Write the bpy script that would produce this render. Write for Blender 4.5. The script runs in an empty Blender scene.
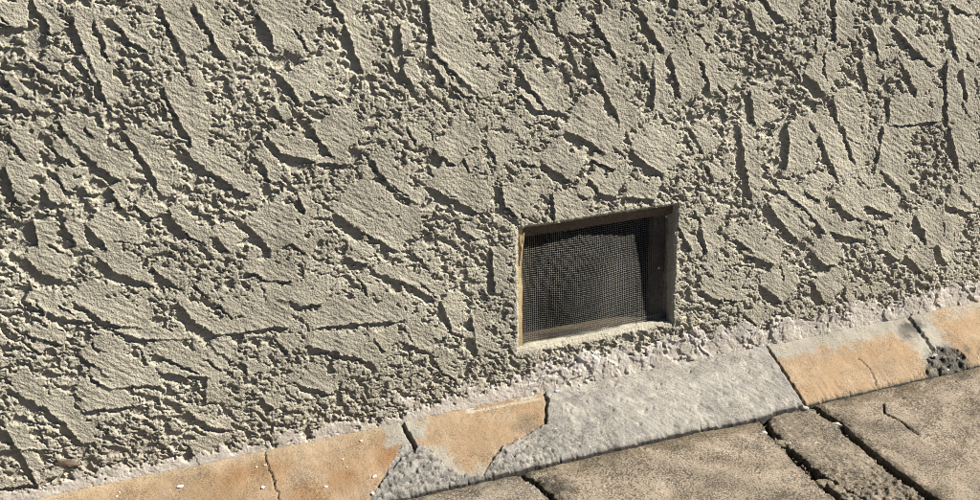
import bpy, math, random
import numpy as np
from mathutils import Vector, Matrix

# ------------------------------------------------------------------ camera
scene = bpy.context.scene
FPX = 1304.0                                     # focal length in pixels of the 980 px wide photograph
YAW, PITCH, ROLL = math.radians(21.1), math.radians(22.22), math.radians(-0.71)
CAM = np.array([-1.125, -2.287, 1.416])
FWD = np.array([math.sin(YAW)*math.cos(PITCH), math.cos(YAW)*math.cos(PITCH), -math.sin(PITCH)])
_R = np.array([math.cos(YAW), -math.sin(YAW), 0.0]); _U = np.cross(_R, FWD)
RGT = math.cos(ROLL)*_R + math.sin(ROLL)*_U
UPV = -math.sin(ROLL)*_R + math.cos(ROLL)*_U
cd = bpy.data.cameras.new('camera'); cam = bpy.data.objects.new('camera', cd)
scene.collection.objects.link(cam); scene.camera = cam
cd.sensor_width = 36.0; cd.lens = 36.0*FPX/980.0; cd.clip_start = 0.05; cd.clip_end = 500.0
cam.matrix_world = Matrix([[RGT[0], UPV[0], -FWD[0], CAM[0]], [RGT[1], UPV[1], -FWD[1], CAM[1]],
                           [RGT[2], UPV[2], -FWD[2], CAM[2]], [0, 0, 0, 1]])

# ------------------------------------------------------------------ sky, sun, exposure
SUN = Vector((2.35, -1.0, 2.0)).normalized()    # direction towards the sun
w = bpy.data.worlds.new('World'); scene.world = w; w.use_nodes = True
nt = w.node_tree; nt.nodes.clear()
sky = nt.nodes.new('ShaderNodeTexSky'); sky.sky_type = 'NISHITA'; sky.sun_disc = False
sky.altitude = 3000; sky.air_density = 0.30; sky.dust_density = 0.1
sky.sun_elevation = math.asin(SUN.z); sky.sun_rotation = math.atan2(SUN.x, SUN.y)
bg = nt.nodes.new('ShaderNodeBackground'); bg.inputs['Strength'].default_value = 0.05
wo = nt.nodes.new('ShaderNodeOutputWorld')
nt.links.new(sky.outputs[0], bg.inputs['Color']); nt.links.new(bg.outputs[0], wo.inputs['Surface'])
sl = bpy.data.lights.new('sun', 'SUN'); sl.energy = 5.0; sl.angle = math.radians(0.5); sl.color = (1.0, 0.95, 0.86)
so = bpy.data.objects.new('sun', sl); scene.collection.objects.link(so)
so.rotation_euler = SUN.to_track_quat('Z', 'Y').to_euler(); so.location = SUN*20
vs = scene.view_settings
vs.view_transform = 'Standard'; vs.look = 'None'; vs.gamma = 1.0; vs.use_curve_mapping = False
vs.exposure = 1.4
scene.cycles.filter_width = 0.9

# ------------------------------------------------------------------ helpers
def project(X, Y, Z):
    dx, dy, dz = X-CAM[0], Y-CAM[1], Z-CAM[2]
    d = np.maximum(dx*FWD[0]+dy*FWD[1]+dz*FWD[2], 0.2)
    return (490+FPX*(dx*RGT[0]+dy*RGT[1]+dz*RGT[2])/d, 250-FPX*(dx*UPV[0]+dy*UPV[1]+dz*UPV[2])/d)
def ray(x, y): return FWD + RGT*(x-490)/FPX + UPV*(250-y)/FPX
def on_wall(x, y):
    d = ray(x, y); t = -CAM[1]/d[1]; p = CAM+d*t; return p[0], p[2]
def on_ground(x, y, z=0.0):
    d = ray(x, y); t = (z-CAM[2])/d[2]; p = CAM+d*t; return p[0], p[1]

_GR = None
def pn(x, y, seed=0):                            # gradient noise, about -1..1
    xi = np.floor(x).astype(np.int64); yi = np.floor(y).astype(np.int64)
    xf = (x-xi).astype(np.float32); yf = (y-yi).astype(np.float32)
    def g(ix, iy, fx, fy):
        h = (ix*374761393 + iy*668265263 + seed*1274126177) & 0x7fffffff
        h = ((h ^ (h >> 13))*1274126177) & 0x7fffffff
        h = h ^ (h >> 16)
        a = (h & 1023).astype(np.float32)*(2*math.pi/1024)
        return np.cos(a)*fx + np.sin(a)*fy
    u = xf*xf*xf*(xf*(xf*6-15)+10); v = yf*yf*yf*(yf*(yf*6-15)+10)
    a = g(xi, yi, xf, yf); b = g(xi+1, yi, xf-1, yf); c = g(xi, yi+1, xf, yf-1); d = g(xi+1, yi+1, xf-1, yf-1)
    return 1.5*((a+(b-a)*u) + ((c+(d-c)*u)-(a+(b-a)*u))*v)
def fbm(x, y, n, seed, gain=0.5):
    s = 0; a = 1.0; f = 1.0; t = 0
    for k in range(n):
        s = s + a*pn(x*f+k*17.3, y*f-k*9.1, seed+k*31); t += a*a; a *= gain; f *= 2.03
    return s/math.sqrt(t)
def sst(a, b, x):
    t = np.clip((x-a)/(b-a), 0, 1); return t*t*(3-2*t)
def seg_dist(X, Y, pts):                         # distance to a polyline, signed side, fraction along
    best = np.full(X.shape, 1e9); side = np.zeros(X.shape); frac = np.zeros(X.shape)
    pts = [np.array(p, float) for p in pts]
    L = [np.linalg.norm(pts[i+1]-pts[i]) for i in range(len(pts)-1)]; T = sum(L); acc = 0
    for i in range(len(pts)-1):
        a = pts[i]; d = (pts[i+1]-a)/L[i]
        ex = X-a[0]; ey = Y-a[1]
        t = ex*d[0]+ey*d[1]; tc = np.clip(t, 0, L[i])
        dd = np.hypot(ex-tc*d[0], ey-tc*d[1]); s = d[0]*ey-d[1]*ex
        m = dd < best
        tt = t if (i in (0, len(pts)-2)) else tc
        best = np.where(m, dd, best); side = np.where(m, s, side); frac = np.where(m, (acc+tt)/T, frac)
        acc += L[i]
    return best, side, frac, T
def inside(X, Y, poly):
    r = np.zeros(X.shape, bool); n = len(poly)
    for i in range(n):
        x1, y1 = poly[i]; x2, y2 = poly[(i+1) % n]
        if y1 == y2: continue
        c = ((y1 > Y) != (y2 > Y)) & (X < (x2-x1)*(Y-y1)/(y2-y1)+x1); r ^= c
    return r
def spread(a0, a1, fine, lo, hi, grow=1.12, big=0.05, snap=()):
    n = int(round((a1-a0)/fine)); c = list(np.linspace(a0, a1, n+1))
    s = fine; p = a0; left = []
    while p > lo: s = min(s*grow, big); p -= s; left.append(p)
    s = fine; p = a1; right = []
    while p < hi: s = min(s*grow, big); p += s; right.append(p)
    c = np.array(left[::-1]+c+right)
    for v in snap: c[np.argmin(abs(c-v))] = v
    return c
def link(o, parent=None):
    scene.collection.objects.link(o)
    if parent is not None: o.parent = parent
    return o
def tag(o, label=None, cat=None, group=None, kind=None):
    if label: o['label'] = label
    if cat: o['category'] = cat
    if group: o['group'] = group
    if kind: o['kind'] = kind
    return o
def empty(name, loc=(0, 0, 0)):
    o = bpy.data.objects.new(name, None); o.location = loc; o.empty_display_size = 0.05
    return link(o)
def mesh_np(name, V, Fq, mat, parent=None, cols=None, smooth=True):
    me = bpy.data.meshes.new(name); n = len(V); m = len(Fq); k = Fq.shape[1]
    me.vertices.add(n); me.vertices.foreach_set('co', np.ascontiguousarray(V, np.float32).ravel())
    me.loops.add(m*k); me.loops.foreach_set('vertex_index', np.ascontiguousarray(Fq, np.int32).ravel())
    me.polygons.add(m); me.polygons.foreach_set('loop_start', np.arange(0, m*k, k, dtype=np.int32))
    me.polygons.foreach_set('use_smooth', np.full(m, smooth, bool))
    me.update(calc_edges=True)
    if cols is not None:
        at = me.attributes.new('col', 'FLOAT_COLOR', 'POINT')
        at.data.foreach_set('color', np.ascontiguousarray(np.c_[cols, np.ones(n)], np.float32).ravel())
    me.materials.append(mat)
    return link(bpy.data.objects.new(name, me), parent)
def grid_faces(nr, nc, flip=False):
    i = np.arange(nr*nc).reshape(nr, nc)
    q = np.stack([i[:-1, :-1], i[:-1, 1:], i[1:, 1:], i[1:, :-1]], -1).reshape(-1, 4)
    return q[:, ::-1] if flip else q
def sub_mesh(name, V, Fq, keep, mat, parent, cols):
    f = Fq[keep]
    if len(f) == 0: return None
    u, inv = np.unique(f.ravel(), return_inverse=True)
    return mesh_np(name, V[u], inv.reshape(-1, 4), mat, parent, cols[u])
def mixc(c, target, m):
    m = np.clip(m, 0, 1)[..., None]; return c*(1-m)+np.array(target)*m

# ------------------------------------------------------------------ materials
def material(name, rough=0.9, scale=300.0, dist=0.0006, strength=0.7, attr=True, base=(.5, .5, .5), tint=0.10, speck=None, spec=0.25):
    m = bpy.data.materials.new(name); m.use_nodes = True
    t = m.node_tree; b = t.nodes['Principled BSDF']; b.inputs['Roughness'].default_value = rough
    b.inputs['Specular IOR Level'].default_value = spec
    tc = t.nodes.new('ShaderNodeTexCoord')
    if attr:
        a = t.nodes.new('ShaderNodeAttribute'); a.attribute_name = 'col'; col = a.outputs['Color']
    else:
        a = t.nodes.new('ShaderNodeRGB'); a.outputs[0].default_value = (*base, 1); col = a.outputs[0]
    n1 = t.nodes.new('ShaderNodeTexNoise'); n1.inputs['Scale'].default_value = scale; n1.inputs['Detail'].default_value = 3
    t.links.new(tc.outputs['Object'], n1.inputs['Vector'])
    n2 = t.nodes.new('ShaderNodeTexNoise'); n2.inputs['Scale'].default_value = 9; n2.inputs['Detail'].default_value = 5
    t.links.new(tc.outputs['Object'], n2.inputs['Vector'])
    def mult(col, fac_out, lo, hi, f0=0.3, f1=0.7):
        mr = t.nodes.new('ShaderNodeMapRange'); mr.inputs[1].default_value = f0; mr.inputs[2].default_value = f1
        mr.inputs[3].default_value = lo; mr.inputs[4].default_value = hi
        t.links.new(fac_out, mr.inputs[0])
        mx = t.nodes.new('ShaderNodeVectorMath'); mx.operation = 'SCALE'
        t.links.new(col, mx.inputs[0]); t.links.new(mr.outputs[0], mx.inputs['Scale']); return mx.outputs[0]
    col = mult(col, n1.outputs[0], 1-tint, 1+tint); col = mult(col, n2.outputs[0], 1-tint, 1+tint)
    if speck:
        n3 = t.nodes.new('ShaderNodeTexNoise'); n3.inputs['Scale'].default_value = speck[0]; n3.inputs['Detail'].default_value = 2
        t.links.new(tc.outputs['Object'], n3.inputs['Vector'])
        n4 = t.nodes.new('ShaderNodeTexNoise'); n4.inputs['Scale'].default_value = 16; n4.inputs['Detail'].default_value = 4
        t.links.new(tc.outputs['Object'], n4.inputs['Vector'])
        ma = t.nodes.new('ShaderNodeMath'); ma.operation = 'MULTIPLY_ADD'; ma.inputs[1].default_value = 0.6
        t.links.new(n4.outputs[0], ma.inputs[0]); t.links.new(n3.outputs[0], ma.inputs[2])
        col = mult(col, ma.outputs[0], speck[1], 1.0, speck[2]+.30, speck[2]+0.43)
    t.links.new(col, b.inputs['Base Color'])
    bp = t.nodes.new('ShaderNodeBump'); bp.inputs['Strength'].default_value = strength; bp.inputs['Distance'].default_value = dist
    t.links.new(n1.outputs[0], bp.inputs['Height']); t.links.new(bp.outputs[0], b.inputs['Normal'])
    return m
M_wall = material('painted_stucco', 0.85, 300, 0.0024, 1.0, tint=0.09)
M_bare = material('bare_plaster', 0.88, 300, 0.0009, 0.9, tint=0.12)
M_kerb = material('worn_concrete', 0.9, 330, 0.0012, 0.9, tint=0.13, speck=(300, 0.6, 0.33))
M_slab = material('sandy_concrete', 0.92, 290, 0.0020, 1.0, tint=0.20, speck=(270, 0.38, 0.39))
M_soil = material('dark_soil', 0.95, 300, 0.002, 1.0, attr=False, base=(.03, .026, .02), tint=.3)
M_ground = material('unseen_dark_ground', 0.95, 200, 0.001, 0.6, attr=False, base=(.07, .068, .062), tint=.2)  # out-of-view ground, made dark to cut light bounced onto the wall
M_wood = material('weathered_wood', 0.85, 160, 0.0008, 0.6, attr=False, base=(.105, .08, .05), tint=.35)
M_woodl = material('yellow_wood', 0.8, 160, 0.0008, 0.6, attr=False, base=(.36, .275, .145), tint=.2)
M_dark = material('crawl_space_dark', 0.95, 60, 0.001, 0.3, attr=False, base=(.006, .006, .006), tint=.2)
M_wire = material('galvanised_wire', 0.45, 500, 0.0002, 0.3, attr=False, base=(.18, .18, .162), tint=.35, spec=0.4)
M_nail = material('nail_steel', 0.4, 400, 0.0002, 0.3, attr=False, base=(.45, .44, .42), tint=.2, spec=0.5)
M_stone = material('rubble_stone', 0.9, 260, 0.0012, 0.8, attr=False, base=(.19, .165, .12), tint=.25, speck=(240, .4, .36))
M_stonew = material('pale_pebble', 0.85, 260, 0.0008, 0.6, attr=False, base=(.36, .34, .30), tint=.15)
M_spot = material('white_paint_fleck', 0.7, 400, 0.0004, 0.5, attr=False, base=(.56, .55, .53), tint=.1)
M_bark = material('brown_bark', 0.9, 200, 0.0012, 0.8, attr=False, base=(.11, .085, .06), tint=.3)

# ------------------------------------------------------------------ the stucco wall
SLOPE = 0.009                                    # the ground climbs slightly to the right
ZB = 0.071                                       # wall foot above the paving
VX0, VX1, VZ0, VZ1 = -0.1815, 0.1820, 0.1780, 0.4525   # vent opening
# trowel strokes: (lip polyline in photo pixels, width of the smooth stroke, width of the hollow beside the lip)
LIPS = [
 ([(32,0),(50,32)],18,6), ([(71,17),(86,55),(98,80),(108,102)],18,9), ([(94,20),(104,45),(108,60)],10,4),
 ([(113,22),(128,40),(145,50)],14,5), ([(158,5),(170,28),(182,52)],26,6), ([(195,5),(214,42),(224,58)],15,6),
 ([(163,88),(178,120),(190,135)],32,6), ([(4,78),(16,94)],10,5), ([(8,98),(30,112)],8,5),
 ([(255,14),(269,28),(272,48)],42,16), ([(284,78),(300,102)],45,8), ([(333,0),(345,25),(353,50),(360,68)],20,8),
 ([(426,0),(430,25),(434,45)],40,7), ([(433,52),(460,78),(478,96)],30,7), ([(400,68),(411,84)],14,7),
 ([(398,25),(401,50)],10,6), ([(431,62),(444,82)],8,4), ([(527,32),(540,55),(552,60)],15,7),
 ([(594,22),(608,45),(614,58)],22,5), ([(640,12),(652,35),(662,50)],10,6), ([(592,62),(602,88),(612,108),(620,125)],18,7),
 ([(652,60),(652,110)],16,6), ([(668,55),(676,85),(680,97)],40,6), ([(520,72),(535,95),(545,108),(560,112)],22,6),
 ([(519,95),(540,112)],6,4), ([(747,10),(755,30),(767,35)],15,5), ([(803,72),(822,92)],25,9),
 ([(833,0),(834,40)],20,5), ([(894,30),(915,52),(932,66)],12,6), ([(945,12),(952,45),(956,60)],30,6),
 ([(945,62),(944,90),(946,122)],25,8), ([(748,92),(754,125)],30,6), ([(830,98),(838,125)],20,5),
 ([(888,100),(887,125)],35,4), ([(888,126),(935,121)],22,3), ([(950,5),(970,15)],10,5), ([(870,30),(878,60)],15,4),
 ([(61,127),(72,142),(100,168),(118,178)],26,9), ([(5,165),(10,185),(17,200)],25,10), ([(126,135),(140,155),(150,170),(158,190)],18,6),
 ([(183,150),(210,172),(240,190),(247,194)],22,10), ([(182,125),(192,145)],14,8), ([(40,188),(58,205)],15,13),
 ([(110,188),(120,207)],12,15), ([(85,225),(110,250)],35,5), ([(33,222),(38,247)],26,9), ([(62,222),(76,245)],14,12),
 ([(135,205),(152,218)],12,6), ([(168,212),(185,235)],12,9), ([(215,235),(228,250)],18,5),
 ([(268,138),(280,152),(300,158),(312,160)],20,7), ([(312,128),(322,145),(333,157)],45,9), ([(262,160),(268,180)],14,6),
 ([(371,160),(385,180),(400,195),(415,203)],14,7), ([(433,150),(453,165)],38,11), ([(430,188),(455,200),(476,211)],28,8),
 ([(335,213),(360,230),(394,249)],45,10), ([(245,222),(270,250)],40,7), ([(316,163),(346,164)],8,5),
 ([(298,198),(303,212)],10,6), ([(565,130),(590,142),(603,153)],34,9), ([(630,150),(648,165),(660,173)],30,8),
 ([(540,162),(560,175),(569,179)],26,7), ([(590,160),(613,168)],10,5), ([(588,178),(598,192),(613,195)],20,7),
 ([(500,190),(503,205),(516,216)],38,6), ([(552,195),(553,222)],38,3), ([(690,130),(702,152)],16,5),
 ([(677,225),(690,250)],8,4), ([(699,225),(706,252)],14,4), ([(706,166),(713,182)],18,5), ([(625,196),(652,199)],14,4),
 ([(739,130),(743,165),(750,197)],18,7), ([(785,126),(788,145),(784,167)],30,10), ([(818,135),(825,155),(836,178)],24,7),
 ([(840,125),(853,162)],15,5), ([(882,128),(873,172)],36,4), ([(948,128),(957,166)],28,6), ([(779,188),(805,210),(823,231)],12,8),
 ([(768,206),(782,225),(795,239)],20,8), ([(803,190),(818,201)],18,5), ([(833,200),(845,212),(860,220)],20,6),
 ([(862,205),(889,214)],14,5), ([(914,216),(922,230),(924,246)],20,8), ([(830,232),(861,239)],10,5), ([(735,240),(752,251)],20,5),
 ([(25,258),(40,272),(60,280)],30,9), ([(28,302),(55,315),(86,321)],15,7), ([(75,302),(105,320),(141,328)],30,8),
 ([(97,257),(118,272),(150,284)],20,10), ([(115,330),(140,338),(191,338)],12,4), ([(152,268),(173,283)],10,11),
 ([(178,303),(195,322),(215,333),(246,330)],15,12), ([(30,335),(60,342)],14,5), ([(80,355),(110,375)],36,4),
 ([(245,270),(270,280),(290,281)],20,6), ([(280,297),(300,305),(321,303)],18,6), ([(315,327),(350,323),(402,320)],26,5),
 ([(308,345),(345,353),(373,363)],22,6), ([(345,257),(366,263)],12,7), ([(375,272),(405,282),(433,297)],14,7),
 ([(245,330),(287,325)],34,5), ([(400,340),(426,351)],26,4), ([(810,250),(820,262),(833,265)],20,10),
 ([(745,254),(772,263)],20,7), ([(812,283),(823,301)],24,6), ([(878,248),(896,258)],15,6), ([(10,388),(42,406)],20,8),
 ([(90,375),(110,388),(150,383)],28,4), ([(160,372),(208,376)],14,6), ([(0,449),(42,447)],8,8), ([(0,486),(40,481),(60,473)],10,5),
 ([(210,345),(232,360)],18,5), ([(150,352),(200,372)],30,4), ([(440,300),(452,330)],14,6), ([(470,318),(476,352)],14,9),
 ([(490,250),(494,290)],14,6), ([(300,385),(330,392)],20,4), ([(262,398),(272,408)],10,8), ([(640,60),(648,78)],10,4),
 ([(700,60),(708,90)],16,4), ([(860,60),(866,90)],14,4), ([(905,70),(915,95)],18,4), ([(960,70),(966,100)],14,6),
 ([(960,190),(975,205)],16,5), ([(945,205),(968,212)],16,5), ([(880,170),(900,190)],16,4), ([(905,255),(920,270)],16,6),
 ([(700,290),(720,300)],14,5), ([(760,285),(780,300)],16,6), ([(935,245),(942,262)],16,5)]

S_WALL = 0.00158
xs = spread(-1.27, 1.08, S_WALL, -3.6, 3.4, 1.07, 0.04, (VX0, VX1))
zs = spread(0.035, 1.02, S_WALL, -0.06, 2.6, 1.07, 0.04, (VZ0, VZ1))
xs = xs.astype(np.float64); zs = zs.astype(np.float64)
X, Z = np.meshgrid(xs, zs)
PXW, PYW = project(X, np.zeros_like(X), Z)
zfoot = ZB + SLOPE*X
# ragged warp for the stroke outlines
wx = 0.0046*fbm(X/0.021, Z/0.021, 4, 5, 0.68); wz = 0.0046*fbm(X/0.021, Z/0.021, 4, 905, 0.68)
P = np.zeros(X.shape); G = np.zeros(X.shape); TILT = np.zeros(X.shape); RIDGE = np.zeros(X.shape)
sx, sz = SUN.x/math.hypot(SUN.x, SUN.z), SUN.z/math.hypot(SUN.x, SUN.z)
rng = random.Random(4)
strokes = []
for pts, wd, gr in LIPS:
    q = [on_wall(*p) for p in pts]; d = math.hypot(pts[1][0]-pts[0][0], pts[1][1]-pts[0][1])/max(1e-6, math.hypot(q[1][0]-q[0][0], q[1][1]-q[0][1]))
    strokes.append((q, 1.2*wd/d, gr/d, 1.0))
for k in range(1300):                             # the rest of the wall, outside the photograph, in the same hand
    x = rng.uniform(-3.5, 3.3); z = rng.uniform(0.1, 2.5); px, py = project(np.array(x), np.array(0.0), np.array(z))
    infr = -15 < px < 995 and -15 < py < 400
    a = math.radians(rng.gauss(-50, 16)); L = rng.uniform(.04, .13); amp = 1.0
    if infr:
        if rng.random() < 0.1: continue
        L = rng.uniform(.02, .06); amp = rng.uniform(.35, .8)
    bend = rng.uniform(-.3, .3)
    q = [(x, z), (x+L/2*math.cos(a), z+L/2*math.sin(a)), (x+L/2*math.cos(a)+L/2*math.cos(a+bend), z+L/2*math.sin(a)+L/2*math.sin(a+bend))]
    strokes.append((q, rng.uniform(.025, .08) if not infr else rng.uniform(.02, .06), rng.uniform(.008, .018) if not infr else rng.uniform(.002, .006), amp))
for q, wd, gr, amp in strokes:
    qa = np.array(q); mg = max(wd, gr)+0.02
    i0, i1 = np.searchsorted(xs, [qa[:, 0].min()-mg, qa[:, 0].max()+mg]); j0, j1 = np.searchsorted(zs, [qa[:, 1].min()-mg, qa[:, 1].max()+mg])
    if i1-i0 < 2 or j1-j0 < 2: continue
    s = np.s_[j0:j1, i0:i1]
    xx = X[s]+wx[s]; zz = Z[s]+wz[s]
    d, sd, fr, T = seg_dist(xx, zz, q)
    dirv = qa[-1]-qa[0]
    if (-dirv[1]*sx + dirv[0]*sz) < 0: sd = -sd
    end = sst(-0.16, 0.06, fr)*(1-sst(0.94, 1.16, fr))
    pos = sd > 0
    far = d/wd + 0.45*pn(xx/0.03, zz/0.03, 71) + 0.2*pn(xx/0.011, zz/0.011, 73)
    Pk = np.where(pos, (1-sst(0.40, 1.1, far))*end, 0)*amp
    gn = gr*(1.2+0.9*pn(xx/0.026, zz/0.026, 72))*1.0 + 1e-4
    gn = np.maximum(gn, 0.0008); lm = 1.0+0.55*pn(xx/0.034, zz/0.034, 74)
    Gk = np.where(pos, 0, np.clip(1-d/gn, 0, 1)**0.7*sst(-0.08, 0.10, fr)*(1-sst(0.90, 1.08, fr)))*amp
    Tk = np.where(pos, np.exp(-d/(0.5*wd)), 0)*end*amp
    Rk = np.where(pos, np.exp(-(d/0.0028)**2), 0)*end*amp
    P[s] = np.maximum(P[s]*(1-0.9*Gk), Pk); G[s] = np.maximum(G[s]*(1-0.8*Pk), Gk)
    TILT[s] = np.maximum(TILT[s], Tk*lm); RIDGE[s] = np.maximum(RIDGE[s], Rk*lm)
dvx = np.maximum(np.maximum(VX0-X, X-VX1), 0); dvz = np.maximum(np.maximum(VZ0-Z, Z-VZ1), 0); dv = np.hypot(dvx, dvz)
rim = np.exp(-(dv/0.009)**2)
up = Z-zfoot                                     # height above the wall foot
# lacy rough coat: plateaus with ragged pits
rot = 0.62; XA = X*math.cos(rot)-Z*math.sin(rot); ZA = X*math.sin(rot)+Z*math.cos(rot)
dwx = 0.007*fbm(X/0.030, Z/0.030, 3, 15, 0.6); dwz = 0.007*fbm(X/0.030, Z/0.030, 3, 16, 0.6)
XB = XA+dwx; ZB_ = ZA+dwz
S0 = fbm(XB/0.027+3.0, ZB_/0.0145, 4, 11, 0.64)
S = 1.0*S0 + 0.16 + 1.15*P - 1.1*G + 0.9*rim - 0.38*fbm(X/0.25, Z/0.25, 2, 90) - 0.18*sst(260, 20, PXW)*(PXW > -200)
T1 = sst(-0.17, 0.17, S)
S1 = fbm(XB/0.0115, ZB_/0.0072, 3, 41, 0.62)
T2 = sst(-0.14, 0.08, S1+0.34+0.9*P+0.4*rim)
depth = 0.0042+0.0012*fbm(X/0.12, Z/0.12, 2, 55)
grain = 0.75*fbm(X/0.0047, Z/0.0047, 1, 77)+0.35*fbm(X/0.0085, Z/0.0085, 2, 78)
grainP = 0.7*fbm(XA/0.0105, ZA/0.0045, 1, 79)+0.3*fbm(X/0.0056, Z/0.0056, 1, 80)
Pc = np.clip(1.3*P, 0, 1); grain = grain*(1-Pc)+grainP*Pc
stri = pn(XA/0.060, (ZA+dwz*.3)/0.0060, 63)
rough = 1-0.36*np.clip(P, 0, 1)
sp = np.maximum(np.gradient(xs)[None, :], np.gradient(zs)[:, None])
fade1 = 1-0.75*sst(0.006, 0.02, sp); fade2 = 1-sst(0.003, 0.007, sp)     # coarse mesh far outside the picture carries no fine grit
T1 = 0.7+(T1-0.7)*fade1; T2 = 0.7+(T2-0.7)*fade2; grain = grain*fade2; stri = stri*fade2
h = depth*T1 + 0.0019*T2*(0.5+0.5*T1)*(1-0.35*np.clip(P, 0, 1)) + 0.0014*TILT + 0.0012*RIDGE - 0.0022*G
h += 0.00145*grain*rough*(0.45+0.55*T1) + 0.0008*stri*np.clip(P, 0, 1) + 0.0022*fbm(X/0.17, Z/0.17, 2, 7) + 0.0011*fbm(X/0.045, Z/0.045, 2, 8)
# bare plaster band along the foot, ragged top edge, rippled and flaky to the right
bx = np.interp(PXW, [-100, 60, 200, 330, 420, 480, 540, 640, 720, 800, 900, 980, 1100], [.050, .040, .032, .036, .045, .050, .075, .068, .072, .062, .060, .058, .055])
bedge = bx*(0.80+0.22*sst(480, 560, PXW)) + 0.030*fbm(X/0.045, Z/0.05, 4, 21, 0.65) + 0.02*(fbm(X/0.02, Z/0.02, 3, 22)-.4)
band = sst(-0.004, 0.004, bedge-up)
flaky = sst(480, 560, PXW)
rip = fbm(X/0.050+0.7*fbm(X/0.035, Z/0.035, 3, 33), Z/0.065+X/0.07, 3, 23, 0.58); rip2 = fbm(X/0.026+9+.5*dwx/.007, Z/0.05-X/0.06, 3, 25, 0.6)
hb = 0.0036 + (0.0032*sst(-0.04, 0.035, rip)+0.0014*sst(0.05, 0.10, rip2))*flaky*sst(-.6, .3, fbm(X/0.11, Z/0.3, 2, 34)+.2) + 0.0022*sst(-.06, .06, S0+.7)*(1-.7*flaky) + 0.00042*grain + 0.0010*fbm(X/0.03, Z/0.03, 2, 29) + 0.004*np.exp(-np.maximum(up, 0)/0.02)
h = h*(1-band*0.88) + hb*band*0.88
below = (Z <= VZ0+1e-6)
h -= 0.0035*(1-sst(0, 0.006, dv)) + 0.0016*(1-sst(0, 0.018, dv))*fbm(X/0.014, Z/0.014, 3, 13) + below*0.0030*(1-sst(0, 0.013, dv+0.003*fbm(X/0.02, Z/0.02, 2, 14)))
h = np.maximum(h, -0.004)
# colours: khaki paint, paler pinkish bare plaster, slight dirt
khaki = np.array([.385, .362, .29])
C = np.ones(X.shape+(3,))*khaki
C = mixc(C, (.335, .312, .245), 0.45*sst(0.1, 0.9, fbm(X/0.3, Z/0.3, 3, 200)))
C = mixc(C, (.43, .41, .34), 0.4*sst(0.1, 0.9, fbm(X/0.07, Z/0.07, 3, 201)))
pink = np.ones(X.shape+(3,))*np.array([.46, .43, .40])
pink = mixc(pink, (.37, .345, .31), 0.7*sst(0.1, 0.8, fbm(X/0.05, Z/0.05, 3, 204)))
C = C*(1-band[..., None]) + pink*band[..., None]
C = C*np.where(band > .5, .92, .74)[..., None]*np.array([1.0, .99, .98])
C = C*(1+0.16*fbm(X/0.45, Z/0.35, 3, 210)+0.09*fbm(X/0.05, Z/0.20, 3, 211))[..., None]
C = mixc(C, (.17, .16, .135), 0.4*sst(.35, .9, fbm(X/0.06, Z/0.22, 4, 215, .6)))
C = mixc(C, (.20, .185, .15), 0.6*sst(1.0, 0.1, np.hypot((PXW-500)/38, (PYW-310)/75)+.5*fbm(X/0.06, Z/0.06, 3, 212)))
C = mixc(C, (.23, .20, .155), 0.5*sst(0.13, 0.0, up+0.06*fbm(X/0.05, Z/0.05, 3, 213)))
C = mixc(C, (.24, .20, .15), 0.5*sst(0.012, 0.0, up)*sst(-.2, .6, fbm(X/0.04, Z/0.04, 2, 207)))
C = mixc(C, (.38, .345, .26), sst(1.0, 0.7, np.hypot((PXW-690)/15, (PYW-321)/8)))
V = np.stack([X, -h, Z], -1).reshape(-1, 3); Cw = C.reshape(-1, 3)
Fq = grid_faces(len(zs), len(xs))
xc = (xs[:-1]+xs[1:])/2; zc = (zs[:-1]+zs[1:])/2
XC, ZC = np.meshgrid(xc, zc)
hole = ((XC > VX0) & (XC < VX1) & (ZC > VZ0) & (ZC < VZ1)).ravel()
bandf = ((band[:-1, :-1]+band[1:, 1:])/2 > 0.5).ravel()
wall = empty('stucco_wall', (0, 0, 0))
tag(wall, 'khaki painted stucco wall with rough trowel strokes and a bare pale foot', 'wall')
coat = sub_mesh('stucco_coat', V, Fq, ~hole & ~bandf, M_wall, wall, Cw)
foot = sub_mesh('bare_plaster_band', V, Fq, ~hole & bandf, M_bare, wall, Cw)
tag(foot, 'pale pinkish unpainted plaster band along the foot of the wall')
# reveal of the vent opening: the rim loop carried back into the wall
ix0, ix1 = np.searchsorted(xs, [VX0, VX1]); iz0, iz1 = np.searchsorted(zs, [VZ0, VZ1])
loop = [(iz0, i) for i in range(ix0, ix1)] + [(j, ix1) for j in range(iz0, iz1)] + [(iz1, i) for i in range(ix1, ix0, -1)] + [(j, ix0) for j in range(iz1, iz0, -1)]
jj = np.array([a for a, b in loop]); ii = np.array([b for a, b in loop])
lx, lz, lh = X[jj, ii], Z[jj, ii], h[jj, ii]; n = len(lx)
inx = np.where(ii == ix0, 1, np.where(ii == ix1, -1, 0)); inz = np.where(jj == iz0, 1, np.where(jj == iz1, -1, 0))
rings = []; cols = []
per = np.arange(n)*S_WALL
for t in (0, .03, .07, .12, .18, .25, .33, .42, .54, .70, 1.0):
    yy = -lh + t*(0.060+lh); a = min(1, t/.25)
    off = a*(0.0034*fbm(per/0.025, yy/0.012, 3, 300)+0.0009*fbm(per/0.006, yy/0.005, 2, 301)-0.0005)
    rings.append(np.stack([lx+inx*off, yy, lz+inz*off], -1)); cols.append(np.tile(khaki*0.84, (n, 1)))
RV = np.concatenate(rings); nr = len(rings); idx = np.arange(nr*n).reshape(nr, n); nx = np.roll(idx, -1, 1)
RF = np.stack([idx[:-1], idx[1:], nx[1:], nx[:-1]], -1).reshape(-1, 4)
mesh_np('opening_reveal', RV, RF, M_wall, wall, np.concatenate(cols))
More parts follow.
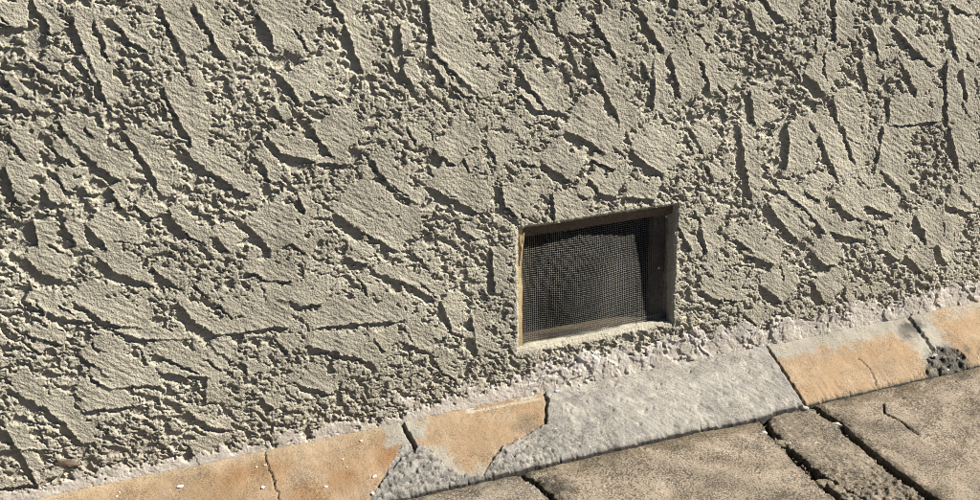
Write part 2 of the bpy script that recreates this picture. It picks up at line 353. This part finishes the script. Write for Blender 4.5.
# the dark crawl space behind the opening
def box_np(x0, x1, y0, y1, z0, z1):
    v = np.array([(x, y, z) for z in (z0, z1) for y in (y0, y1) for x in (x0, x1)], float)
    f = np.array([(0, 2, 3, 1), (4, 5, 7, 6), (0, 1, 5, 4), (2, 6, 7, 3), (0, 4, 6, 2), (1, 3, 7, 5)])
    return v, f
v, f = box_np(VX0-.25, VX1+.25, 0.058, 0.75, VZ0-.14, VZ1+.12)
mesh_np('crawl_space', v, np.array([g[::-1] for g in np.delete(f, 2, 0)]), M_dark, wall, smooth=False)
# wall back so that no daylight leaks round the opening
bv = []; bf = []
for (x0, x1, z0, z1) in ((-3.6, VX0-.012, -.05, 2.6), (VX1+.012, 3.4, -.05, 2.6), (VX0-.012, VX1+.012, VZ1+.012, 2.6), (VX0-.012, VX1+.012, -.05, VZ0-.012)):
    v, f = box_np(x0, x1, 0.012, 0.057, z0, z1); bf.append(f+8*len(bv)); bv.append(v)
mesh_np('wall_core', np.concatenate(bv), np.concatenate(bf), M_dark, wall, smooth=False)

# ------------------------------------------------------------------ the kerb strip along the wall foot
WS = 0.181
S_K = 0.0021
kx = spread(-1.27, 1.08, S_K, -3.6, 3.4, 1.12, 0.05)
vv = np.concatenate([np.linspace(-0.10, 1.0, 100), [1.003, 1.006, 1.008, 1.010, 1.011, 1.012]])   # across: 0 at the wall, 1 at the outer edge
KX, KV = np.meshgrid(kx, vv)
kt = np.clip(KV, -1, 1)
KY = -WS*KV; KZ = ZB*(1-kt)**1.06 if False else ZB*(1-kt)+0.006*kt
KZ = KZ + 0.006*np.sin(np.pi*np.clip(kt, 0, 1)) + SLOPE*KX
PX, PY = project(KX, KY, KZ)
wpx = PX+3.0*fbm(KX/0.02, KY/0.02, 4, 400, 0.6); wpy = PY+2.2*fbm(KX/0.02, KY/0.02, 4, 401, 0.6)
lab = np.zeros(KX.shape, int)                    # 0 A orange, 1 cement wedge, 2 B orange, 3 grey block, 4 D orange, 5 rubble corner, 6 E orange
lab[PX > (405+(PY-424)*0.45)] = 2
lab[inside(wpx, wpy, [(545,380),(546,400),(545,424),(522,438),(503,447),(488,464),(482,492),(700,480),(830,440),(808,409),(765,345),(757,330)])] = 3
lab[(PX > 765+(PY-345)*0.672) & (PX > 700)] = 4
lab[(wpx > 906+(wpy-316)*0.74) & (PX > 850)] = 6
lab[inside(wpx, wpy, [(402,447),(416,444),(430,450),(446,466),(462,474),(490,476),(480,500),(340,530),(368,500),(382,482),(392,462)])] = 1
lab[inside(wpx, wpy, [(926,364),(932,352),(942,346),(957,349),(968,358),(972,380),(930,392)])] = 5
def groove(pts, wid, soft=0.6, warp=1.0):        # pixel polyline -> 0..1 groove weight
    d, s, fr, T = seg_dist(PX+warp*1.6*fbm(KX/0.012, KY/0.012, 3, 420), PY+warp*1.6*fbm(KX/0.012, KY/0.012, 3, 421), pts)
    return (1-sst(wid*soft*0.5, wid*0.5+0.5, d))*((fr > -0.02) & (fr < 1.02))
midK0 = fbm(KX/0.018, KY/0.018, 3, 439)
g_joint = groove([(765,344),(786,375),(809,411)], 2.2, warp=.7)
g_left = groove([(397,413),(406,430),(415,447)], 4.0, warp=.6)
g_hair = groove([(264,444),(266,462),(272,475),(281,505)], 1.2)
g_bc = groove([(542,388),(547,400),(545,424)], 3.2)
g_bc2 = groove([(545,424),(522,438),(503,447),(488,464),(484,480)], 2.6)*sst(-.3, .4, midK0)
g_de = groove([(905,314),(917,328),(928,343),(934,352)], 4.0)
g_dh = groove([(858,358),(870,368),(878,388)], 1.3)
g_wed = groove([(416,448),(404,454),(388,470),(378,486)], 2.0)
g_wal = groove([(690,358),(765,343),(860,319),(985,298)], 2.2)
grainK = fbm(KX/0.0055, KY/0.0055, 2, 430, .6); midK = fbm(KX/0.03, KY/0.03, 3, 431)
lumpK = fbm((KX+.4*KY)/0.024, KY/0.014, 4, 432, .6)
wedge = (lab == 1).astype(float); grey = (lab == 3).astype(float); rub = (lab == 5).astype(float)
lowgrey = grey*sst(20, 60, 0.9*(PY-(478-(PX-484)*0.2))+70)*sst(640, 520, PX)
kh = (0.0004+0.0001*grey)*grainK + 0.0012*midK + grey*(0.0012*sst(.3, .6, lumpK) - 0.0016*sst(.45, .7, fbm(KX/0.010, KY/0.010, 2, 436)))
kh = kh + grey*(0.0020+0.0005*fbm((KX+KY*.5)/0.012, KY/0.03, 3, 434)) + 0.0022*lowgrey*sst(-.1, .3, lumpK)
kh = kh + - np.clip(lowgrey+.8*wedge, 0, 1)*0.0030*sst(.28, .5, fbm(KX/0.011, KY/0.011, 3, 473, .6)) + wedge*(-0.0010+0.0030*sst(-.4, .4, lumpK)+0.0007*grainK) + rub*(-0.006+0.010*sst(-.3, .4, lumpK))
kh = kh - 0.006*g_joint - 0.012*g_left - 0.005*g_hair - 0.007*g_bc - 0.003*g_bc2 - 0.006*g_de - 0.0025*g_dh - 0.004*g_wed - 0.006*g_wal*sst(.0, .4, midK+.3)
for qx, qy, qr in ((614,385,2.2),(620,400,1.6),(645,410,2.2),(690,372,1.6),(728,404,2.2),(586,402,1.5),(700,395,1.4),(660,385,1.3),(748,372,1.5),(640,425,1.5),(570,410,1.5),(715,360,1.6),(600,432,1.6)):
    kh = kh - 0.004*np.exp(-(((PX-qx)**2+(1.3*(PY-qy)+.6*(PX-qx))**2)/qr**2))
brush = fbm((KX*.78+KY*.62)/0.0065, (KY*.78-KX*.62)/0.09, 3, 474, .6)
kh = kh + grey*0.0009*brush
spall = sst(0.15, 0.5, lumpK+0.7*midK)*sst(0.86, 0.99, KV)
kh = kh - 0.0018*spall - 0.005*sst(.25, .6, fbm(KX/0.022, KX*0+KV*3, 3, 442, .65))*sst(.93, 1.0, KV)
KZ2 = KZ + kh
# the outer edge turns down; ragged outline
ex = 0.0030*fbm(KX/0.03, KX*0+3.0, 5, 440, .7) + 0.009*sst(690, 740, PX)*(1-sst(762, 776, PX))
KY2 = KY - ex*sst(0.6, 1.0, KV)
dn = np.maximum(KV-1.0, 0)/0.012; KZ2 = KZ2*(1-dn) + (-0.035+SLOPE*KX)*dn
KZ2 = KZ2 - 0.0045*sst(0.96, 1.0, KV)
orange = np.ones(KX.shape+(3,))*np.array([.46, .30, .165])
orange = mixc(orange, (.52, .38, .25), 0.8*sst(-.2, .8, fbm(KX/0.10, KY/0.06, 3, 450)))
orange = mixc(orange, (.40, .205, .075), 0.75*sst(0.0, 0.9, fbm(KX/0.13, KY/0.09, 3, 451)-0.0)*sst(450, 330, PX))
orange = mixc(orange, (.38, .19, .07), 0.9*sst(24, 4, np.hypot((PX-392)/1.2, PY-455)))
orange = mixc(orange, (.36, .20, .085), 0.8*sst(20, 3, np.hypot((PX-268)/1.4, PY-466)))
orange = mixc(orange, (.62, .46, .29), 0.75*sst(0.30, 0.02, KV+0.1*midK)*(lab == 0))
orange = mixc(orange, (.25, .19, .13), 0.6*sst(14, 3, np.hypot((PX-522)/1.3, (PY-424)/1.0)+6*midK))
orange = mixc(orange, (.30, .22, .14), 0.55*sst(.0, .7, fbm(KX/0.05, KY/0.05, 4, 452)-.1)*sst(.55, 1.0, KV))
cem = np.ones(KX.shape+(3,))*np.array([.445, .425, .395])
cem = mixc(cem, (.335, .325, .31), 0.8*sst(-.2, .7, fbm(KX/0.06, KY/0.045, 4, 455)))
cem = mixc(cem, (.50, .47, .40), 0.7*sst(0.0, .8, fbm(KX/0.045, KY/0.05, 4, 456)))
dark = np.array([.12, .11, .095])
isg = np.clip(grey+wedge, 0, 1)
# bare grey where the paint has worn off around joints and along the wall
wn = fbm(KX/0.03, KY/0.03, 4, 460, .6)
worn = 0.95*sst(26, 12, np.hypot((PX-404)/1.1, (PY-430)/1.0)+9*wn)
worn = np.maximum(worn, 0.9*sst(0.42, 0.20, KV+0.16*wn)*sst(760, 772, PX)*(1-sst(915, 950, PX)))
worn = np.maximum(worn, 0.95*sst(27, 10, np.abs(PX-(912+(PY-320)*0.74))+12*wn)*(PX > 840))
worn = np.maximum(worn, 0.6*sst(0.30, 0.12, KV+0.12*wn)*sst(930, 960, PX))
worn = np.maximum(worn, 0.8*sst(13, 4, np.abs(PX-(435+(PY-446)*0.8))+7*wn)*sst(440, 450, PY)*sst(500, 470, PX))
worn = np.maximum(worn, 0.75*sst(0.80, 0.98, KV+0.16*wn)*(lab == 2))
CK = orange*(1-worn[..., None]) + mixc(cem, (.50, .45, .36), 0.5+0*worn)*worn[..., None]
CK = CK*(1-isg[..., None]) + cem*isg[..., None]
CK = mixc(CK, dark, 0.8*sst(26, 12, np.hypot((PX-950)/1.1, (PY-361)/.75)+9*wn))
CK = mixc(CK, dark, 0.75*rub*sst(-.1, .5, -lumpK+.15) + 0.35*rub)
CK = mixc(CK, dark, 0.85*np.maximum.reduce([g_joint, g_left, g_hair, g_bc*.9, g_bc2*.5, g_dh*.8, g_wed, g_wal*.7]))
CK = mixc(CK, (.10, .095, .09), 0.85*sst(16, 4, np.hypot((PX-911)/1.0, (PY-328)/.85)+7*wn))
CK = mixc(CK, (.20, .18, .15), 0.6*sst(0.965, 1.0, KV+0.02*wn))
CK = mixc(CK, (.22, .22, .21), 0.85*np.clip(wedge+lowgrey, 0, 1)*sst(.0, .35, -lumpK))
CK = mixc(CK, (.74, .70, .63), 0.9*sst(0.045, 0.01, KV+0.02*wn))
CK = mixc(CK, (.66, .58, .44), 0.8*sst(1.6, 0.6, np.abs(PY-(412-(PX-470)*0.187))+.7*wn)*sst(462, 470, PX)*(1-sst(536, 545, PX)))
CK = mixc(CK, (.63, .60, .53), 0.75*sst(.35, .6, wn+.1)*sst(18, 6, PY-(402-(PX-470)*0.16))*sst(440, 465, PX)*(1-sst(620, 650, PX)))
CK = CK*np.select([lab == 0, lab == 2, lab == 3, lab == 1], [.84, .90, .84, .78], .95)[..., None]
CK = mixc(CK, (.50, .475, .42), 0.75*sst(.15, .6, fbm(KX/0.035, KY/0.03, 4, 475, .6)+.5*sst(25, 5, np.hypot((PX-572)/1.6, PY-392)))*grey)
CK = mixc(CK, (.24, .235, .225), 0.6*sst(.1, .7, fbm(KX/0.05, KY/0.04, 5, 476, .65))*grey)
CK = mixc(CK, (.36, .34, .30), 0.6*sst(.62, .8, fbm((KX*.8+KY*.6)/0.006, (KY*.8-KX*.6)/0.05, 3, 470))*grey)
CK = mixc(CK, (.10, .095, .09), 0.7*sst(.66, .8, fbm((KX*.75+KY*.65)/0.007, (KY*.75-KX*.65)/0.04, 3, 471))*grey)
CK = mixc(CK, (.10, .095, .085), 0.8*sst(.30, .5, fbm(KX/0.011, KY/0.011, 3, 473, .6))*np.clip(lowgrey+wedge, 0, 1))
CK = CK*np.where(((lab == 3) | (lab == 1))[..., None], np.array([1.03, 1.0, .95]), 1.0)
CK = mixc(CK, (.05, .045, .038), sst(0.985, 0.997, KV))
gm = CK.mean(-1, keepdims=True); CK = (gm+(CK-gm)*0.84)*np.where(((lab == 3) | (lab == 1))[..., None], 1.0, np.array([1.0, 1.012, .98]))
CK = CK*0.54
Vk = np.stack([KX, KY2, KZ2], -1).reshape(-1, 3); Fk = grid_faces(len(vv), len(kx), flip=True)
lf = np.maximum(lab[:-1, :-1], 0).ravel()
kerb = empty('concrete_kerb', (0, -0.09, 0)); kerb.location = (0, 0, 0)
tag(kerb, 'sloping orange and grey concrete kerb strip along the foot of the stucco wall', 'kerb')
for k, (nm, lb) in enumerate([
    ('painted_block', 'long orange painted block with a hairline crack'), ('cement_patch', 'rough grey mortar wedge at the joint'),
    ('painted_block', 'short orange painted block with a broken right end'), ('cement_block', 'pale grey cement repair block below the vent'),
    ('painted_block', 'orange painted block with worn grey upper edge'), ('mortar_rubble', 'dark dirty broken mortar at the outer edge'),
    ('painted_block', 'orange painted block beyond the dark worn joint')]):
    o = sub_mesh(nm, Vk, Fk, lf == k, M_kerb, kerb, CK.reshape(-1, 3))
    if o: tag(o, lb)

# ------------------------------------------------------------------ paving slabs
ground = None
gx = np.concatenate([-np.geomspace(200, 4, 12), [-3.55], np.linspace(-3, 3, 13), [3.35], np.geomspace(4, 200, 12)])
gy = np.concatenate([-np.geomspace(200, 3, 12), np.linspace(-2.5, 0.0, 6), [0.3, 1, 10, 60, 200]])
GX, GY = np.meshgrid(gx, gy)
GZ = -0.034 + SLOPE*np.clip(GX, -3.6, 3.6)
pave = mesh_np('pavement', np.stack([GX, GY, GZ], -1).reshape(-1, 3), grid_faces(len(gy), len(gx)), M_ground)
tag(pave, 'worn sandy concrete paving in front of the kerb', kind='structure')
S_S = 0.0026
px_ = spread(-0.60, 1.06, S_S, -3.5, 3.3, 1.12, 0.06)
py_ = np.concatenate([[-0.1848, -0.1850, -0.1856, -0.1866, -0.188], spread(-0.68, -0.190, S_S, -1.5, -0.190, 1.12, 0.06)[::-1]])
py_ = py_[(py_ > -1.6) & ((py_ <= -0.1899) | (py_ > -0.189))]
SX, SY = np.meshgrid(px_, py_)
S0z = SLOPE*SX + 0.0028
QX, QY = project(SX, SY, S0z)
gw = fbm(SX/0.02, SY/0.02, 4, 500, .6); gw2 = fbm(SX/0.02, SY/0.02, 4, 501, .6)
def gpoly(pts): return [on_ground(*p) for p in pts]
def extend(q, dist):
    a, b = np.array(q[-2]), np.array(q[-1]); d = (b-a)/np.linalg.norm(b-a); return q+[tuple(b+d*dist)]
CL = gpoly([(760,416),(771,433),(785,448),(800,462),(812,474),(822,486),(838,500)]); CL = extend(CL, 2.6)
CR = gpoly([(800,398),(822,415),(838,425),(850,437),(865,450),(895,474),(930,500)]); CR = extend(CR, 2.6)
C0 = gpoly([(500,462),(518,472),(537,484),(555,500)]); C0 = extend(C0, 2.4)
HC = gpoly([(883,406),(884,416),(900,424),(918,438)])
HM = gpoly([(820,476),(840,488),(862,500),(900,530)])
wX = SX+0.0042*gw; wY = SY+0.0042*gw2
dL, sL, fL, _ = seg_dist(wX, wY, CL); dR, sR, fR, _ = seg_dist(SX+.8*(wX-SX), SY+.8*(wY-SY), CR)
d0, s0, f0, _ = seg_dist(wX, wY, C0); dH, sH, fH, TH = seg_dist(SX+.25*(wX-SX), SY+.25*(wY-SY), HC); dM, sM, fM, _ = seg_dist(wX, wY, HM)
wl = np.interp(QY, [424, 440, 452, 462, 472, 482, 500], [.010, .008, .0095, .013, .0125, .008, .007])
wr = np.interp(QY, [408, 420, 436, 446, 470, 500], [.006, .0085, .0085, .008, .0095, .0105])
wl = wl*(1+.45*gw2); wr = wr*(.95+.45*gw)
cl = 1-sst(0.55, 1.15, dL/wl); cr = 1-sst(0.55, 1.15, dR/wr); c0 = 1-sst(.4, 1.2, d0/0.0055)
ch = (1-sst(.4, 1.2, dH/0.0026))*((fH > 0) & (fH < 1)); cm = (1-sst(.4, 1.2, dM/0.004))*((fM > 0.0) & (fM < 1))
lab = np.ones(SX.shape, int)                     # 0 far left, 1 left, 2 narrow broken middle, 3 right
lab[s0 < 0] = 0; lab[sL > 0] = 2; lab[sR > 0] = 3
gS = fbm(SX/0.0058, SY/0.0058, 2, 510, .6); mS = fbm(SX/0.05, SY/0.05, 4, 511); lS = fbm(SX/0.014, SY/0.014, 4, 512, .6)
pit = sst(0.42, 0.75, fbm(SX/0.011, SY/0.011, 2, 513))
sh = 0.0010*gS + 0.0014*mS - 0.0014*pit - 0.022*np.maximum(cl, cr) - 0.012*c0 - 0.006*ch - 0.009*cm
mid = (lab == 2).astype(float)
sh = sh + mid*(0.0014*lS - 0.002) + mid*sst(450, 500, QY)*0.004*sst(-.3, .3, lS)
edge = np.minimum(np.minimum(dL, dR), d0)
sh = sh - 0.0035*(1-sst(0.0, 0.018, edge-0.006))*sst(-.5, .5, lS+.2)
fedge = -0.1848-SY
ee = 0.0022*fbm(SX/0.03, SX*0+1.0, 4, 520, .6) - 0.010*sst(690, 745, QX)*(1-sst(762, 776, QX)) + 0.003*sst(780, 812, QX)
SY2 = SY + ee*sst(0.05, 0.0, fedge)
SZ = S0z + sh - 0.028*(1-sst(0.0, 0.0012, fedge)) - 0.003*(1-sst(0, .012, fedge))
tan = np.ones(SX.shape+(3,))*np.array([.405, .335, .25])
tan = mixc(tan, (.47, .40, .30), 0.8*sst(-.1, .8, mS))
tan = mixc(tan, (.28, .225, .155), 0.8*sst(.0, .8, fbm(SX/0.09, SY/0.06, 4, 530)))
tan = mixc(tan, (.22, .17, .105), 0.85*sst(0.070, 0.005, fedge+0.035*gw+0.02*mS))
tan = mixc(tan, (.15, .125, .09), 0.75*sst(0.024, 0.004, edge-0.004+0.012*gw))
tan = mixc(tan, (.24, .20, .145), 0.6*mid)
tan = mixc(tan, (.50, .44, .35), 0.65*mid*sst(.2, .7, lS))
tan = mixc(tan, (.36, .34, .29), 0.7*(lab == 0)*sst(-.3, .5, gw2))
tan = mixc(tan, (.09, .075, .05), 0.85*sst(15, 4, np.hypot((QX-552)/1.7, QY-487)+6*gw))
tan = mixc(tan, (.50, .46, .38), 0.8*sst(.1, .6, gw2)*sst(20, 6, np.hypot((QX-540)/1.5, QY-480)))
tan = mixc(tan, (.035, .03, .024), np.maximum.reduce([cl, cr, c0*.9, ch, cm*.8]))
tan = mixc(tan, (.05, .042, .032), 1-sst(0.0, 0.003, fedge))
tan = mixc(tan, (.13, .105, .075), 0.7*pit)
tan = tan*np.array([1.025, 1.0, .975])*0.535*(1+.16*fbm(SX/0.12, SY/0.10, 4, 540))[..., None]
tm = tan.mean(-1, keepdims=True); tan = tm+(tan-tm)*0.85
Vs = np.stack([SX, SY2, SZ], -1).reshape(-1, 3); Fs = grid_faces(len(py_), len(px_), flip=True)
lf = lab[:-1, :-1].ravel()
for k, lb in enumerate(['greyish slab piece beyond the short crack', 'large sandy slab left of the wide crack', 'narrow broken dark slab between two cracks', 'sandy slab with a thin bent crack']):
    o = sub_mesh('paving_slab', Vs, Fs, lf == k, M_slab, pave, tan.reshape(-1, 3)); tag(o, lb)

# ------------------------------------------------------------------ the vent
vent = empty('air_vent', (0, 0.03, VZ0))
tag(vent, 'rectangular wire mesh air vent in a wooden frame set into the stucco wall', 'vent')
vinv = np.array([0, 0.03, VZ0])
def board(name, x0, x1, y0, y1, z0, z1, mat, axis, seed):
    # a weathered board: sides divided along its length with slight wander
    n = 24; V = []; Fc = []
    for k in range(n+1):
        t = k/n
        c = [(x0, y0), (x1, y0), (x1, y1), (x0, y1)] if axis == 'z' else [(z0, y0), (z1, y0), (z1, y1), (z0, y1)]
        for j, (a, b) in enumerate(c):
            wa = (0.0024 if mat is M_woodl else 0.0012)*float(pn(np.array(k*.37+seed), np.array(j*5.3+.5), seed)); wb = 0.0008*float(pn(np.array(k*.51+seed+9.), np.array(j*3.1+.5), seed+3))
            V.append((a+wa, b+wb, z0+(z1-z0)*t) if axis == 'z' else (x0+(x1-x0)*t, b+wb, a+wa))
    for k in range(n):
        for j in range(4):
            Fc.append((k*4+j, k*4+(j+1) % 4, k*4+4+(j+1) % 4, k*4+4+j))
    Fc += [(3, 2, 1, 0), (n*4, n*4+1, n*4+2, n*4+3)]
    Fc = np.array(Fc)
    if axis != 'z': Fc = Fc[:, ::-1]
    return mesh_np(name, np.array(V)-vinv, Fc, mat, vent, smooth=False)
FY = 0.0270
board('frame_rail', VX0+.0125, VX1+.006, 0.012, FY+.022, VZ1-.026, VZ1+.006, M_wood, 'x', 3)
board('frame_rail', VX0+.0125, VX1+.006, FY-.0035, FY+.022, VZ0-.008, VZ0+.010, M_wood, 'x', 7)
board('frame_stile', VX1-.030, VX1+.006, FY+.0120, FY+.030, VZ0+.005, VZ1-.027, M_wood, 'z', 11)
board('frame_stile', VX0-.004, VX0+.012, 0.006, FY+.021, VZ0+.004, VZ1-.001, M_woodl, 'z', 15)
# splinter standing off the left stile
spv = np.array([(VX0+.006, .005, VZ1-.085), (VX0+.010, .005, VZ1-.085), (VX0+.008, .009, VZ1-.085), (VX0+.0125, .000, VZ1-.012), (VX0+.0155, .000, VZ1-.012), (VX0+.014, .003, VZ1-.012)])
spf = np.array([(0, 1, 4, 3), (1, 2, 5, 4), (2, 0, 3, 5)])
mesh_np('wood_splinter', spv-vinv, spf, M_woodl, vent, smooth=False)
# woven wire cloth, bellied outwards
def belly(x, z):
    u = np.clip((x-VX0)/(VX1-VX0), 0, 1); v = np.clip((z-VZ0)/(VZ1-VZ0), 0, 1)
    vc = .40+.10*(.4-u)
    ru = np.where(u < .42, (.42-u)/.35, (u-.42)/.40) + .12*(v-.5); rv = np.where(v < vc, (vc-v)/.55, (v-vc)/.56)
    b = np.cos(np.pi/2*np.clip(np.hypot(ru, rv), 0, 1))**2
    return FY-0.0022 - 0.0065*(1-v)**1.5 - 0.0205*b + 0.008*sst(.35, .9, u)*v + 0.0012*pn(x/0.05, z/0.05, 600)*np.minimum(1, b*3)
PITCHW = 0.0045; RW = 0.00034
wxs = np.arange(VX0+.012, VX1-.001, PITCHW); wzs = np.arange(VZ0+.003, VZ1-.021, PITCHW)
def wires(along, fixed, vertical):
    A = np.linspace(along[0], along[1], int((along[1]-along[0])/PITCHW*2)+1); VV = []; FF = []; base = 0; m = len(A)
    for i, c in enumerate(fixed):
        cc = c + 0.00055*pn(A/0.03, A*0+i*.77, 610+vertical)
        wob = 0.0005*np.cos(np.pi*(A-along[0])/PITCHW + np.pi*(i+vertical))
        x, z = (cc, A) if vertical else (A, cc)
        y = belly(x, z)+wob
        p = np.stack([x, y, z], -1)
        ofs = [(-RW, 0), (0, -RW), (RW, 0), (0, RW)]
        ring = [p+np.array([a, b, 0]) if vertical else p+np.array([0, b, a]) for a, b in ofs]
        VV.append(np.stack(ring, 1).reshape(-1, 3))
        idx = np.arange(m*4).reshape(m, 4)+base; nx = np.roll(idx, -1, 1)
        q = np.stack([idx[:-1], nx[:-1], nx[1:], idx[1:]], -1).reshape(-1, 4)
        FF.append(q if vertical else q[:, ::-1]); base += m*4
    return np.concatenate(VV), np.concatenate(FF)
va, fa = wires((VZ0-.002, VZ1-.020), wxs, 1); vb, fb = wires((VX0+.010, VX1+.001), wzs, 0)
scr = mesh_np('wire_screen', np.concatenate([va, vb])-vinv, np.concatenate([fa, fb+len(va)]), M_wire, vent)
tag(scr, 'fine square galvanised wire mesh, bellied outwards', kind='stuff')
def blob(name, loc, size, mat, seed, parent=None, sub=2, amp=0.35, rotz=0.0, flat=False):
    import bmesh
    bm = bmesh.new(); bmesh.ops.create_icosphere(bm, subdivisions=sub, radius=1.0)
    for v in bm.verts:
        c = v.co.copy()
        r = 1+amp*(float(pn(np.array(c.x*1.3+seed*3.7), np.array(c.y*1.3+c.z*2.1), seed)) + .5*float(pn(np.array(c.x*2.9+c.z*2.), np.array(c.y*2.9+seed), seed+1)))
        v.co = Vector((c.x*r*size[0], c.y*r*size[1], c.z*r*size[2]))
    me = bpy.data.meshes.new(name); bm.to_mesh(me); bm.free(); me.materials.append(mat)
    for p in me.polygons: p.use_smooth = flat
    o = bpy.data.objects.new(name, me); o.location = loc; o.rotation_euler = (0, 0, rotz)
    return link(o, parent)
for px, py in ((660, 269), (597, 218), (668, 217)):
    x, z = on_wall(px+4, py+3)
    blob('nail_head', (x-vinv[0], FY-.0030-vinv[1], z-vinv[2]), (.0032, .0014, .0032), M_nail, int(px), vent, 2, .08, flat=True)

# ------------------------------------------------------------------ stones and paint flecks
def rest(px, py, z): 
    x, y = on_ground(px, py, z+SLOPE*0.5); return (x, y, z+SLOPE*x)
STONES = [ # pixel, height of centre, size, material, label
 ((783, 443), -.004, (.020, .012, .008), M_stone, 'mottled broken stone lodged in the upper left crack'),
 ((764, 432), .000, (.007, .005, .004), M_stonew, 'small white pebble under the corner of the grey kerb block'),
 ((825, 483), -.006, (.018, .015, .008), M_stone, 'rounded grey stone low in the wide crack'),
 ((841, 489), -.006, (.020, .014, .008), M_stone, 'mottled stone right of the rounded grey stone'),
 ((857, 493), -.005, (.012, .011, .007), M_stone, 'small stone at the end of the row in the wide crack'),
 ((836, 425), -.006, (.017, .006, .006), M_stonew, 'pale sliver of mortar in the right hand crack'),
 ((805, 408), .004, (.008, .006, .005), M_stonew, 'white pebble at the meeting of kerb joint and crack'),
]
for i, (p, z, s, m, lb) in enumerate(STONES):
    o = blob('stone', rest(p[0], p[1], z), s, m, 20+i, None, 2, .30, math.radians(-40))
    tag(o, lb, 'stone', 'stones lodged in the paving cracks')
def on_kerb(px, py):
    d2 = (PX-px)**2+(PY-py)**2; k = np.unravel_index(np.argmin(d2), d2.shape); return float(KX[k]), float(KY2[k]), float(KZ2[k])
for i, (px, py, s) in enumerate([(180,486,.0085), (263,487,.0065), (325,486,.005), (343,459,.003), (347,467,.0028), (374,476,.0065), (372,493,.006), (265,465,.004),
                                 (257,467,.003), (361,441,.0045), (117,496,.004), (120,492,.003), (948,352,.003), (978,358,.003), (555,430,.003), (590,448,.003), (604,378,.004), (557,392,.006), (580,386,.005)]):
    p = on_kerb(px, py)
    blob('paint_fleck', (p[0], p[1], p[2]+.0006), (s*.85, s*.62, .0014 if s > .004 else .0010), M_spot, 60+i, kerb, 2, .45, i*1.3, flat=True)
for i, (px, py, s) in enumerate([(583,480,.0055), (636,464,.004), (604,463,.004), (590,498,.003), (700,470,.002)]):
    x, y, z = rest(px, py, 0)
    blob('paint_fleck', (x, y, z-.0035), (s, s*.7, .0014), M_spot, 90+i, pave, 2, .45, i*1.1, flat=True)
# rubble crumbs in the broken mortar corner
for i, (px, py, s, m) in enumerate([(934,356,.013,M_stonew), (944,359,.010,M_stone), (952,362,.009,M_stone), (940,366,.008,M_stone), (958,359,.008,M_stone), (948,368,.007,M_stonew), (964,364,.007,M_stone)]):
    p = on_kerb(px, py)
    o = blob('mortar_crumb', (p[0], p[1], p[2]+.0012), (s*.62, s*.5, s*.28), m, 120+i, None, 2, .5, i*.9)
    tag(o, ['pale flat mortar crumb at the upper left of the dirty rubble corner', 'dark mortar crumb beside the pale flat one', 'middle mortar crumb of the dirty rubble corner',
            'low mortar crumb below the pale flat one', 'upper right mortar crumb of the dirty rubble corner', 'lowest pale mortar crumb at the kerb edge', 'rightmost mortar crumb of the dirty rubble corner'][i], 'mortar crumb', 'crumbs in the broken kerb corner')
# brown bark chip stuck to the wall near the lower left corner
x, z = on_wall(66, 461)
o = blob('bark_chip', (x, -.0065, z), (.024, .004, .009), M_bark, 150, None, 2, .25); o.rotation_euler = (0, math.radians(24), 0)
tag(o, 'brown chip stuck in the stucco near the lower left corner', 'chip')

# loose grit lying in the cracks, too small to pick apart: one part of the pavement
import bmesh
bm = bmesh.new(); rg = random.Random(9)
for q, wid, nn in ((CL, .010, 90), (CR, .007, 60), (C0, .005, 20)):
    qa = [np.array(p) for p in q]
    for k in range(nn):
        i = rg.randrange(len(qa)-1); t = rg.random()
        if i == len(qa)-2: t *= 0.05
        p = qa[i]+(qa[i+1]-qa[i])*t + np.array([rg.gauss(0, wid*.35), rg.gauss(0, wid*.3)])
        if p[1] > -0.19: continue
        sz = rg.uniform(.0012, .0042)
        m = Matrix.Translation((p[0], p[1], SLOPE*p[0]-rg.uniform(.007, .017))) @ Matrix.Rotation(rg.uniform(0, 6), 4, 'Z') @ Matrix.Diagonal((sz, sz*rg.uniform(.6, 1), sz*rg.uniform(.5, .9), 1))
        v = bmesh.ops.create_icosphere(bm, subdivisions=1, radius=1.0, matrix=m)['verts']
        for w_ in v: w_.co += Vector((rg.uniform(-.2, .2), rg.uniform(-.2, .2), rg.uniform(-.2, .2)))*sz
me = bpy.data.meshes.new('crack_grit'); bm.to_mesh(me); bm.free(); me.materials.append(M_stone)
tag(link(bpy.data.objects.new('crack_grit', me), pave), kind='stuff')
